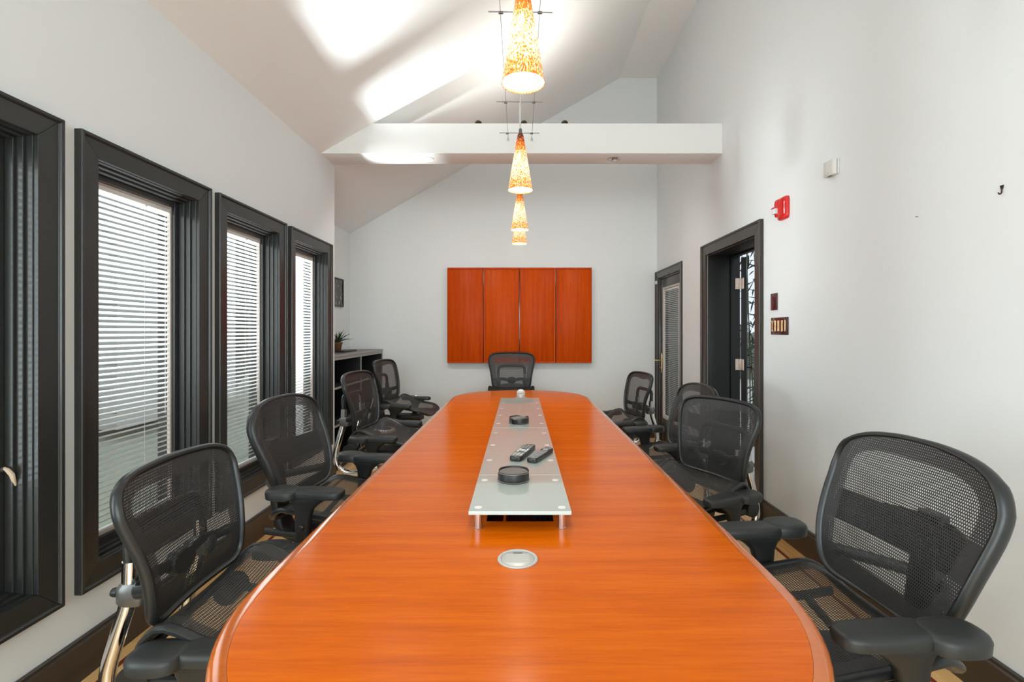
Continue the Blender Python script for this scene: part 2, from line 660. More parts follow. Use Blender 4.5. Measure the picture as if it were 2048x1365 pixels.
baseboard('baseboard_left', ((XL, YR), (XL, YA)), (1, 0), BRONZE)
baseboard('baseboard_right', ((XR, YR), (XR, d1a - .105)), (-1, 0), BRONZE)
baseboard('baseboard_right_far', ((XR, d1b + .10), (XR, YJ)), (-1, 0), BRONZE)
baseboard('baseboard_end', ((XA, YB), (XR2, YB)), (0, -1), BRONZE)


def casing_side(root, A, B, C_, D, prof, n, m, name='casing'):
    """one mitred board: A,B inner corner points, D,C_ outer ones, n = out of the wall"""
    rings = []
    for inn, out in ((A, D), (B, C_)):
        inn, out = Vector(inn), Vector(out)
        rings.append([inn.lerp(out, w) + Vector(n) * t for w, t in prof])
    return MB().loft(rings).build(name, m, root, bevel=.0012, smooth=False)


CPROF = [(0, 0), (0, .018), (.80, .021), (.82, .026), (.86, .031), (.98, .032), (1.0, .028), (1.0, 0)]


def rect_casing(root, x, y0, y1, z0, z1, w, n, m, bottom=True):
    i = [(x, y0 + w, z0 + (w if bottom else 0)), (x, y1 - w, z0 + (w if bottom else 0)), (x, y1 - w, z1 - w), (x, y0 + w, z1 - w)]
    o = [(x, y0, z0), (x, y1, z0), (x, y1, z1), (x, y0, z1)]
    g = .0007
    for k in range(4):
        if k == 0 and not bottom:
            continue
        a, b_ = k, (k + 1) % 4
        A, B, D, E_ = Vector(i[a]), Vector(i[b_]), Vector(o[a]), Vector(o[b_])
        t = (B - A).normalized() * g
        casing_side(root, A + t, B - t, E_ - t, D + t, CPROF, n, m)


def rect_frame(root, name, x0, x1, y0, y1, z0, z1, t, m, bevel=.002, tb=None):
    tb = t if tb is None else tb
    b = MB()
    b.box(x0, x1, y0, y0 + t, z0, z1)
    b.box(x0, x1, y1 - t, y1, z0, z1)
    b.box(x0, x1, y0 + t, y1 - t, z1 - t, z1)
    b.box(x0, x1, y0 + t, y1 - t, z0, z0 + tb)
    return b.build(name, m, root, bevel=bevel, smooth=False)


slat_cache = {}


def make_blind(x, y0, y1, z0, z1, pitch, sgn, width=.0145, tilt=14):
    """venetian blind with every slat its own object; returns root"""
    root = empty('venetian_blind', (x, (y0 + y1) / 2, z0))
    h = z1 - z0
    ln = y1 - y0
    box('head_rail', -.010, .010, -ln / 2, ln / 2, h - .022, h, SLAT, root, .002)
    box('bottom_rail', -.009, .009, -ln / 2, ln / 2, 0.0, .012, SLAT, root, .002)
    key = round(ln, 3)
    if key not in slat_cache:
        m = MB()
        pr = []
        for k in range(5):
            u = -1 + k / 2
            pr.append((u * width / 2, .0016 * (1 - u * u)))
        up = [(a, b_ + .0004) for a, b_ in pr]
        sec = pr + up[::-1]
        ca, sa = math.cos(R(tilt) * sgn), math.sin(R(tilt) * sgn)
        rings = [[(a * ca - b_ * sa, yy, a * sa + b_ * ca) for a, b_ in sec] for yy in (-ln / 2 + .002, ln / 2 - .002)]
        o = m.loft(rings).build('slat_unit', SLAT, None, smooth=False)
        slat_cache[key] = o.data
        bpy.data.objects.remove(o)
    z = h - .034
    while z > .018:
        o = bpy.data.objects.new('slat', slat_cache[key])
        C.objects.link(o)
        o.parent = root
        o.location = (0, 0, z)
        z -= pitch
    for yy in (-ln * .40, ln * .16):
        MB().tube([(.0065 * sgn, yy, .006), (.0065 * sgn, yy, h - .01)], .0009, 5).build('ladder_cord', CORD, root)
        MB().lathe([(.002, 0), (.006, .001), (.006, .005), (.003, .007)], 10, (.011 * sgn, yy, h - .026), 'x').build('cord_clip', CORD, root)
    MB().tube([(.010 * sgn, ln / 2 - .035, h * .30), (.010 * sgn, ln / 2 - .035, h - .02)], .0016, 6).build('tilt_wand', CORD, root)
    return root


ordinal = ['first', 'second', 'third', 'fourth', 'fifth', 'sixth']
for k, y in enumerate(win_y):
    root = struct(empty('window_%d' % (k + 1), (0, 0, 0)))
    y0, y1 = y, y + WIN_W
    rect_casing(root, XL, y0, y1, WZ0, WZ1, CAS, (1, 0, 0), DARK)
    a0, a1, b0, b1 = y0 + CAS - .010, y1 - CAS + .010, WZ0 + CAS - .010, WZ1 - CAS + .010
    rect_frame(root, 'jamb', XL - WT, XL + .002, a0, a1, b0, b1, .014, DARK)
    rect_frame(root, 'stop', XL - .075, XL - .022, a0 + .014, a1 - .014, b0 + .014, b1 - .014, .010, DARK)
    rect_frame(root, 'stop', XL - .075, XL - .046, a0 + .024, a1 - .024, b0 + .024, b1 - .024, .010, DARK)
    rect_frame(root, 'sash', XL - .118, XL - .076, a0 + .016, a1 - .016, b0 + .016, b1 - .016, .044, DARK, .003)
    s0, s1, t0, t1 = a0 + .060, a1 - .060, b0 + .060, b1 - .060
    rect_frame(root, 'glazing_bead', XL - .108, XL - .092, s0, s1, t0, t1, .011, VINYL, .001)
    box('glass_pane', XL - .136, XL - .132, s0, s1, t0, t1, PANE, root)
    if k < 4:
        bl = make_blind(XL - .101, s0 + .012, s1 - .012, t0 + .012, t1 - .012, .0245, 1, width=.016, tilt=45)
        where = ['in the black-framed window beside the alcove corner', 'in the second black-framed window from the alcove corner',
                 'in the third black-framed window from the alcove corner', 'in the fourth black-framed window from the alcove corner'][k]
        tag(bl, 'white venetian blind ' + where, 'blind', 'window blinds on the long wall')
    if k == 3:
        h = empty('crank_handle')
        h.parent = root
        h.location = (XL - .076, a1 - .040, 0.845)
        MB().lathe([(.010, 0), (.012, .004), (.006, .010)], 12, (0, 0, .03), 'x').build('boss', DARK, h)
        MB().tube([(.006, 0, .034), (.022, -.004, .030), (.030, .004, .010), (.028, .016, -.030)], [.005, .007, .008, .0045], 8).build('lever', BONE, h)

# unseen rear window behind the camera, added to let light in
root = struct(empty('window_7'))
for a, b_ in ((-1.35, 0.0), (0.0, 1.35)):
    m = MB()
    m.box(a, a + .06, YR - .10, YR - .04, .45, 3.0).box(b_ - .06, b_, YR - .10, YR - .04, .45, 3.0)
    m.box(a, b_, YR - .10, YR - .04, .45, .51).box(a, b_, YR - .10, YR - .04, 2.94, 3.0)
    m.build('sash', DARK, root, .002, False)
    box('glass_pane', a + .06, b_ - .06, YR - .072, YR - .068, .51, 2.94, PANE, root)

# ------------------------------------------------------------------ doors in the right wall
root = struct(empty('door_1'))
rect_casing(root, XR, d1a - .105, d1b + .100, 0, 2.15, .095, (-1, 0, 0), BRONZE, bottom=False)
jm = MB()
jm.box(XR, XR + RT, d1a, d1a + .018, 0, d1z)
jm.build('jamb', DOORBLK, root, .002, False)
box('jamb', XR, XR + RT, d1b - .018, d1b, 0, d1z, DOORBLK, root, .002)
box('head_jamb', XR, XR + RT, d1a + .018, d1b - .018, d1z - .018, d1z, DOORBLK, root, .002)
box('door_stop', XR + .20, XR + .235, d1b - .030, d1b - .018, 0, d1z - .018, DOORBLK, root, .002)
box('door_stop', XR + .20, XR + .235, d1a + .018, d1a + .030, 0, d1z - .018, DOORBLK, root, .002)
box('door_stop', XR + .20, XR + .235, d1a + .030, d1b - .030, d1z - .030, d1z - .018, DOORBLK, root, .002)
# the leaf stands open outward, square to the wall
leaf = empty('door_leaf', (XR + RT + .008, d1b - .020, 0.012))
leaf.parent = root
leaf.rotation_euler = (0, 0, R(64.5))
lw, lh, lt = .87, 2.02, .044
MB().box(0.0, .11, -lt, 0, 0, lh).build('stile', DOORBLK, leaf, .002, False)
MB().box(lw - .11, lw, -lt, 0, 0, lh).build('stile', DOORBLK, leaf, .002, False)
MB().box(.11, lw - .11, -lt, 0, 0, .26).build('rail', DOORBLK, leaf, .002, False)
MB().box(.11, lw - .11, -lt, 0, lh - .12, lh).build('rail', DOORBLK, leaf, .002, False)
MB().box(.11, lw - .11, -lt / 2 - .002, -lt / 2 + .002, .26, lh - .12).build('glass_pane', PANE, leaf, 0, False)
MB().lathe([(.028, 0), (.026, .008), (.010, .012), (.010, .045)], 14, (lw - .06, -lt - .045, .96), 'y').build('handle_rose', BLACK, leaf)
for zz in (1.79, 1.05, .22):
    h = empty('hinge')
    h.parent = root
    h.location = (XR + RT, d1b - .018, zz)
    g = MB().box(-.044, 0, -.004, -.0005, -.05, .05)
    g.build('hinge_plate', NICKEL, h, .0012, False)
    MB().box(.004, .012, -.052, -.002, -.05, .05).build('hinge_plate', NICKEL, h, .0012, False)
    kn = MB()
    for q in range(5):
        kn.lathe([(.0058, -.05 + q * .02 + .0004), (.0058, -.05 + q * .02 + .0196)], 12, (.001, -.006, 0))
    kn.build('hinge_knuckle', STEEL, h)
    for sx_ in (-.034, -.018):
        for sz in (-.034, 0, .034):
            MB().lathe([(.0032, -.0052), (.0032, -.0038)], 8, (sx_, 0, sz), 'y').build('screw', BRASS, h)

root = struct(empty('door_2'))
rect_casing(root, XR2, d2a - .10, d2b + .085, 0, 2.105, .085, (-1, 0, 0), BRONZE, bottom=False)
box('jamb', XR2, XR + RT, d2a, d2a + .018, 0, d2z, BRONZE, root, .002)
box('jamb', XR2, XR + RT, d2b - .018, d2b, 0, d2z, BRONZE, root, .002)
box('head_jamb', XR2, XR + RT, d2a + .018, d2b - .018, d2z - .018, d2z, BRONZE, root, .002)
xd0, xd1 = XR2 + .012, XR2 + .056
ya, yb = d2a + .021, d2b - .021
gz0, gz1 = .30, 1.89
sya, syb = ya + .045, yb - .115
box('stile', xd0, xd1, ya, sya, .012, d2z - .021, BRONZE, root, .002)
box('stile', xd0, xd1, syb, yb, .012, d2z - .021, BRONZE, root, .002)
box('rail', xd0, xd1, sya, syb, .012, gz0, BRONZE, root, .002)
box('rail', xd0, xd1, sya, syb, gz1, d2z - .021, BRONZE, root, .002)
rect_frame(root, 'glazing_bead', xd0 - .008, xd0 + .020, sya, syb, gz0, gz1, .022, VINYL, .002)
box('glass_pane', xd0 + .034, xd0 + .038, sya, syb, gz0, gz1, PANE, root)
bl = make_blind(xd0 + .014, sya + .024, syb - .024, gz0 + .024, gz1 - .024, .0215, -1, width=.013, tilt=25)
tag(bl, 'white venetian blind set in the glass of the closed garden door', 'blind')
hd = empty('door_handle')
hd.parent = root
hd.location = (xd0, yb - .055, 0.965)
MB().prism(superellipse(0, 0, .021, .125, 24, 5), -.007, 0, 'x').build('back_plate', BRASS, hd, .002)
MB().tube([(-.004, 0, .03), (-.05, 0, .03), (-.056, .012, .03), (-.056, .10, .028)], [.008, .008, .009, .007], 10).build('lever', BRASS, hd)
MB().lathe([(.010, 0), (.010, -.012), (.006, -.016)], 12, (-.006, 0, -.06), 'x').build('lock_cylinder', BRASS, hd)
s = box('door_sensor', XR2 - .052, XR2 - .033, 6.02, 6.07, 1.945, 1.985, WHITEP, None, .004)
tag(s, 'small white door contact at the top corner of the garden door', 'sensor')

# ------------------------------------------------------------------ outdoors seen through the glass
struct(MB().prism([(-26, -.25), (-14, -.35), (-6.3, -1.0), (-6.3, -3.6), (-26, -3.6)], -8, 28, 'y').build('ground_lawn', GRASS, smooth=False))
struct(box('ground_sunk_for_light', -6.3, XL - WT, -8, 28, -3.6, -3.3, GRAVEL))  # added out of view, sunk deep to clear the upward streak lamp
struct(box('ground_terrace', XR + RT + .05, 12, -4, 22, -0.5, -0.10, GRAVEL))


def hedge(x0, x1, y, h, label, cat='hedge'):
    m = MB()
    nx, nz = 28, 8
    rings = []
    for i in range(nx):
        x = x0 + (x1 - x0) * i / (nx - 1)
        ring = []
        for k in range(14):
            a = 2 * PI * k / 14
            r_ = 1 + .22 * math.sin(i * 1.9 + k * 2.3) + random.uniform(-.12, .12)
            ring.append((x, y + .8 * r_ * math.cos(a), -.4 + h / 2 + h / 2 * r_ * math.sin(a)))
        rings.append(ring)
    o = m.loft(rings).build('hedge', HEDGE)
    return tag(o, label, cat)


hedge(-25, -9.2, 17.5, 5.6, 'grey wintry hedge beyond the lawn outside the long windows')
nh = empty('neighbour_house', (-10.2, 11.6, -.6))
MB().box(-2.2, 2.2, -2, 2, 0, 5.6).build('wall', SIDING, nh)
MB().prism([(-2.5, 5.6), (2.5, 5.6), (0, 7.2)], -2.3, 2.3, 'y').build('roof', HEDGE, nh)
for q in range(22):
    box('siding_board', -2.22, 2.22, -2.02 - .012, -2.0, .1 + q * .24, .1 + q * .24 + .225, SIDING, nh)
tag(nh, 'grey clapboard house across the lawn', 'house')
hg = hedge(3.0, 11, 15.5, 1.8, 'grey wintry hedge at the end of the terrace outside the doors')


def bamboo(loc, stems, leaves, h, label):
    root = empty('bamboo', loc)
    lm = MB()
    lm.v = [Vector(p) for p in ((0, 0, 0), (.04, .008, .004), (.10, .009, .006), (.17, 0, 0), (.10, -.009, .006), (.04, -.008, .004), (.09, 0, -.004))]
    lm.f = [[0, 1, 6], [1, 2, 6], [2, 3, 6], [3, 4, 6], [4, 5, 6], [5, 0, 6]]
    lo = lm.build('leaf_unit', BAMBOO, None, smooth=False)
    leaf_me = lo.data
    bpy.data.objects.remove(lo)
    tips = []
    for i in range(stems):
        bx, by = random.uniform(-.12, .12), random.uniform(-.30, .30)
        dx, dy = random.uniform(-.25, .25), random.uniform(-.3, .3)
        pts = [Vector((bx + dx * t * t, by + dy * t * t, h * t * random.uniform(.98, 1.0))) for t in [q / 8 for q in range(9)]]
        MB().tube(pts, [.010 - .0008 * q for q in range(9)], 7).build('cane', CANE, root)
        tips += [(pts[q].lerp(pts[q + 1], random.random())) for q in range(1, 8) for _ in range(6)]
    for i in range(leaves):
        p = random.choice(tips)
        o = bpy.data.objects.new('leaf', leaf_me)
        C.objects.link(o)
        o.parent = root
        o.location = p + Vector((random.uniform(-.10, .10), random.uniform(-.10, .10), random.uniform(-.10, .10)))
        o.rotation_euler = (random.uniform(-.5, .5), random.uniform(.1, 1.1), random.uniform(0, 6.28))
        o.scale = (random.uniform(.9, 1.5),) * 3
    return tag(root, label, 'bamboo')


bamboo((3.05, 6.15, -.1), 9, 230, 3.1, 'leafy green bamboo clump growing outside the open doorway')

# ------------------------------------------------------------------ conference table
TZ = 0.74
TY0, TY1, TA, TL = 0.57, 5.07, 0.64, 0.60


def table_outline(off, n=40):
    a, l = TA - off, TL - off
    pts = []
    for k in range(n + 1):
        t = -PI / 2 + PI * k / n
        pts.append((a * math.copysign(abs(math.sin(t)) ** .94, math.sin(t)), TY1 - TL + l * abs(math.cos(t)) ** .94))
    far = pts[::-1]                       # from +x to -x along the far end
    near = [(-x, TY0 + TY1 - y) for x, y in far]
    return far + near


table = empty('conference_table', (0, 2.82, 0))
tag(table, 'long oval cherry wood conference table with a glossy top', 'table')


def tchild(o):
    o.parent = table
    o.matrix_parent_inverse = Matrix.Translation((0, -2.82, 0))
    return o


rings = []
for off, z in ((.032, TZ), (.012, TZ + .0005), (.005, TZ - .002), (.001, TZ - .007), (0, TZ - .014), (.002, TZ - .022),
               (.009, TZ - .030), (.014, TZ - .040), (.032, TZ - .044), (.032, TZ)):
    rings.append([(x, y, z) for x, y in table_outline(off)])
tchild(MB().loft(rings, cap=False).build('edge_band', CHERRYE))
inner = table_outline(.0325)
SLX, SLY0, SLY1 = .108, 1.555, 3.90
ycuts = [TY0, 1.75, 2.82, 3.89, TY1]


def half_w(y):
    pts = [p for p in inner if p[0] > 0]
    pts.sort(key=lambda p: p[1])
    for p, q in zip(pts[:-1], pts[1:]):
        if p[1] <= y <= q[1]:
            return p[0] + (q[0] - p[0]) * (y - p[1]) / max(q[1] - p[1], 1e-6)
    return 0.0


for a, b_ in zip(ycuts[:-1], ycuts[1:]):
    lo, hi = a + .0006, b_ - .0006
    right = sorted([p for p in inner if p[0] >= -1e-6 and lo < p[1] < hi], key=lambda p: p[1])
    if a > TY0:
        right = [(half_w(lo), lo)] + right
    if b_ < TY1:
        right = right + [(half_w(hi), hi)]
    left = [(-x, y) for x, y in right][::-1]
    m = MB()
    if a == TY0:
        poly = right + [(SLX, hi), (SLX, SLY0), (-SLX, SLY0), (-SLX, hi)] + left
        m.prism(poly, TZ - .030, TZ)
    elif b_ == TY1:
        poly = [(SLX, lo), *right, *left, (-SLX, lo), (-SLX, SLY1), (SLX, SLY1)]
        m.prism(poly, TZ - .030, TZ)
    else:
        m.prism([(SLX, lo)] + right + [(SLX, hi)], TZ - .030, TZ)
        m.prism([(-SLX, hi)] + left + [(-SLX, lo)], TZ - .030, TZ)
    tchild(m.build('top_section', CHERRY, smooth=False))
# cable trough under the glass
t = MB()
t.box(-SLX, SLX, SLY0, SLY1, TZ - .13, TZ - .12)
t.box(-SLX - .006, -SLX, SLY0, SLY1, TZ - .13, TZ - .001)
t.box(SLX, SLX + .006, SLY0, SLY1, TZ - .13, TZ - .001)
t.box(-SLX, SLX, SLY0 - .006, SLY0, TZ - .13, TZ - .002)
t.box(-SLX, SLX, SLY1, SLY1 + .006, TZ - .13, TZ - .002)
tchild(t.build('cable_trough', TROUGH, smooth=False))
tchild(box('trough_divider', -.056, -.048, SLY0 + .001, SLY1 - .001, TZ - .119, TZ - .022, CHERRY))
for yy in (1.35, 4.29):
    tchild(box('pedestal', -.36, .36, yy - .10, yy + .10, 0, TZ - .045, CHERRYE, None, .006))
tchild(box('stretcher', -.04, .04, 1.46, 4.18, .30, .45, CHERRYE, None, .004))
cc = MB()
for q in range(9):
    x0 = .045 + q * .006
    cc.tube(catmull([(x0, 1.60, TZ - .115), (x0 - .01, 1.63, TZ - .05 + .003 * (q % 3)), (x0 + .008, 1.70, TZ - .03), (x0, 1.80, TZ - .10), (x0, 2.1, TZ - .115)], 5), .0022, 6)
cb = cc.build('cable_bundle', BLACK)
tag(cb, 'bundle of thin black cables lying in the table trough', 'cables')

# glass runner on steel stand-offs
run = empty('glass_shelf', (0, 1.47, TZ))
tag(run, 'low frosted glass runner on steel stand-offs along the table', 'glass shelf')
GX = .157
GZ0, GZ1 = .052, .063
for a, b_ in ((1.47, 1.845), (1.845, 2.75), (2.75, 4.0)):
    o = MB().box(-GX, GX, a - 1.47 + .0012, b_ - 1.47 - .0012, GZ0, GZ1).build('glass_panel', [FROST, GEDGE], run, .0012, False)
    for p in o.data.polygons:
        if abs(p.normal.z) < .5:
            p.material_index = 1
disc = None
for k in range(9):
    y = 1.505 + k * .277 - 1.47
    for x in (-.130, .130):
        so = MB().lathe([(.0135, .0006), (.0135, .003), (.0120, .0035), (.0120, GZ0 - .0006)], 20, (x, y, 0)).build('stand_off', STEEL, run)
        MB().lathe([(.0120, GZ1 + .0001), (.0120, GZ1 + .0006)], 20, (x, y, 0)).build('bond_disc', BOND, so)
GT = TZ + GZ1 + .0008


def power_port(loc, opened, label):
    root = empty('power_port', loc)
    MB().lathe([(.054, .0005), (.054, .0025), (.052, .0042), (.046, .0042), (.045, .003), (.045, .0005)], 36).build('rim', SILVER, root)
    if not opened:
        o = MB().prism(superellipse(0, 0, .0445, .0445, 36, 2.0), .0005, .0034).build('cover', SILVER, root, .0006)
        MB().box(-.0325, .0325, -.028, .024, .0035, .0044).build('flap', SILVER, o, .0003, False)
        MB().box(-.013, .013, .0265, .032, .0035, .0042).build('finger_notch', GRAYM, o, 0, False)
    else:
        MB().lathe([(.040, .0005), (.040, .030), (.038, .034), (.0, .034)], 28).build('socket_tower', SILVER, root)
        fl_ = MB().prism([(.040 * math.cos(t), .036 + .040 * math.sin(t)) for t in [PI * q / 20 for q in range(21)]], .020, .026, 'y')
        fl_.build('flap', SILVER, root, .001)
    return tag(root, label, 'power port')


power_port((-.006, 1.295, TZ), False, 'round silver cable port with a closed flap set flush in the table')
power_port((.008, 4.47, TZ), True, 'round silver cable port standing open at the end chair side')


def coaster_holder(loc, rz, label):
    root = empty('coaster_holder', loc, rz)
    ro, ri, h = .059, .055, .036
    MB().lathe([(ro, 0), (ro, .004), (0.001, .004)], 40).build('base', LEATHER, root)
    for s0 in (0.28, 0.28 + PI):
        a0, a1 = s0, s0 + PI - .56
        n = 26
        secs = []
        for k in range(n + 1):
            a = a0 + (a1 - a0) * k / n
            e = min(1, min(k, n - k) / 3 + .75)
            hh = h * (1 if min(k, n - k) > 1 else .93)
            secs.append([(r_ * math.cos(a), r_ * math.sin(a), z) for r_, z in ((ri, .004), (ro, .0), (ro, hh), (ri, hh))])
        o = MB().loft(secs).build('wall', LEATHER, root, .0008)
        st = MB()
        for k in range(44):
            a = a0 + (a1 - a0) * (k + .5) / 44
            for z in (h - .003, .0035):
                st.box(ro * math.cos(a) - .0007, ro * math.cos(a) + .0007, ro * math.sin(a) - .0007, ro * math.sin(a) + .0007, z - .0006, z + .0006)
        so = st.build('stitching', STITCH, o, 0, False)
        so['kind'] = 'stuff'
    tag(root, label, 'coaster holder')
    for q in range(5):
        c = MB().lathe([(.0515, 0), (.0525, .001), (.0525, .0042), (.0515, .005)], 36).build('coaster', COASTER if q == 4 else LEATHER)
        c.location = (loc[0], loc[1], loc[2] + .0043 + q * .0053)
        tag(c, ('grey coaster on top of the stack in ' if q == 4 else 'black coaster under the grey one in ') + label.replace('black leather coaster holder', 'the holder'),
            'coaster', 'coasters in ' + label.replace('black leather coaster holder', 'the holder'))


coaster_holder((-.024, 1.785, GT), -.05, 'black leather coaster holder beside the two remotes')
coaster_holder((-.006, 2.90, GT), R(62), 'black leather coaster holder nearest the wooden wall cabinet')


def remote(loc, rz, L_, W_, label, style):
    root = empty('remote_control', loc, rz)
    rgs = []
    for z, ins in ((0, .005), (.003, .001), (.012, 0), (.017, .0012), (.019, .004)):
        rgs.append([(x, y, z) for x, y in superellipse(0, L_ / 2, W_ / 2 - ins, L_ / 2 - ins, 32, 7)])
    MB().loft(rgs).build('body', REMOTE, root)
    z0, z1 = .0188, .0205
    rows = 11
    for r_ in range(rows):
        y = L_ * (.09 + .80 * r_ / (rows - 1))
        cols = (-1, 0, 1)
        if r_ in (4, 5, 6) and style == 0:
            for cx in (-1, 1):
                box('key', cx * W_ * .30 - .005, cx * W_ * .30 + .005, y - .006, y + .006, z0, z1, BTNW, root)
            continue
        if r_ in (8, 9) and style == 1:
            continue
        for cx in cols:
            mt = BTNW if (style == 0 and r_ in (1, 2)) else BTN
            w = W_ * (.10 if style == 0 else .11)
            box('key', cx * W_ * .27 - w, cx * W_ * .27 + w, y - .0042, y + .0042, z0, z1, mt, root)
    if style == 0:
        MB().lathe([(.012, z0), (.012, z1 + .001), (.009, z1 + .0015)], 20, (0, L_ * .49, 0)).build('navigation_pad', BTNW, root)
    else:
        MB().lathe([(.013, z0), (.013, z1), (.006, z1 + .001)], 20, (0, L_ * .78, 0)).build('navigation_pad', BTN, root)
    return tag(root, label, 'remote control')


remote((-.022, 2.035, GT), R(-17), .245, .058, 'black remote control with pale grey keys and a round pad', 0)
remote((.046, 2.010, GT), R(-24), .215, .050, 'slim black remote control with rows of small dark keys', 1)


# ------------------------------------------------------------------ mesh office chairs
def back_surface(model):
    if model == 'bell':
        lean, yb, zb = .17, -.215, .60

        def f(u, v):
            lum = .020 * math.sin(PI * min(max(v / .30, 0), 1))
            return Vector((u, yb - v * math.sin(lean) + lum + .45 * u * u - .10 * max(0, v - .30), zb + v * math.cos(lean)))
        half = [(0, 0), (.10, .000), (.180, .004), (.214, .030), (.224, .085), (.232, .150), (.246, .220), (.262, .290),
                (.266, .340), (.246, .385), (.190, .408), (.10, .415)]
        top = .417
    else:
        lean, yb, zb = .33, -.19, .585

        def f(u, v):
            lum = .012 * math.sin(PI * min(max(v / .30, 0), 1))
            return Vector((u, yb - v * math.sin(lean) + lum + .35 * u * u + .22 * max(0, v - .36), zb + v * math.cos(lean)))
        half = [(0, 0), (.09, .000), (.165, .006), (.210, .040), (.238, .115), (.255, .200), (.266, .290), (.266, .360),
                (.242, .420), (.180, .458), (.09, .476)]
        top = .480
    ctl = [Vector((u, v, 0)) for u, v in half] + [Vector((0, top, 0))] + [Vector((-u, v, 0)) for u, v in half[:0:-1]]
    out = [(p.x, p.y) for p in catmull(ctl, 4, True)]
    return f, out, top


def panel_from(out, f, cx, cy, m, name, parent):
    b = MB()
    b.uv, b.edge = [], []
    n = len(out)
    ss = [.02, .2, .4, .58, .68, .74, .80, .86, .92, 1.0]
    for s in ss:
        for (u, v) in out:
            uu, vv = cx + (u - cx) * s, cy + (v - cy) * s
            b.v.append(f(uu, vv))
            b.uv.append((uu, vv))
            b.edge.append((1 - s) * math.hypot(u - cx, v - cy))
    for i in range(len(ss) - 1):
        for k in range(n):
            k2 = (k + 1) % n
            b.f.append([i * n + k, i * n + k2, (i + 1) * n + k2, (i + 1) * n + k])
    b.f.append(list(range(n))[::-1])
    return b.build(name, m, parent)


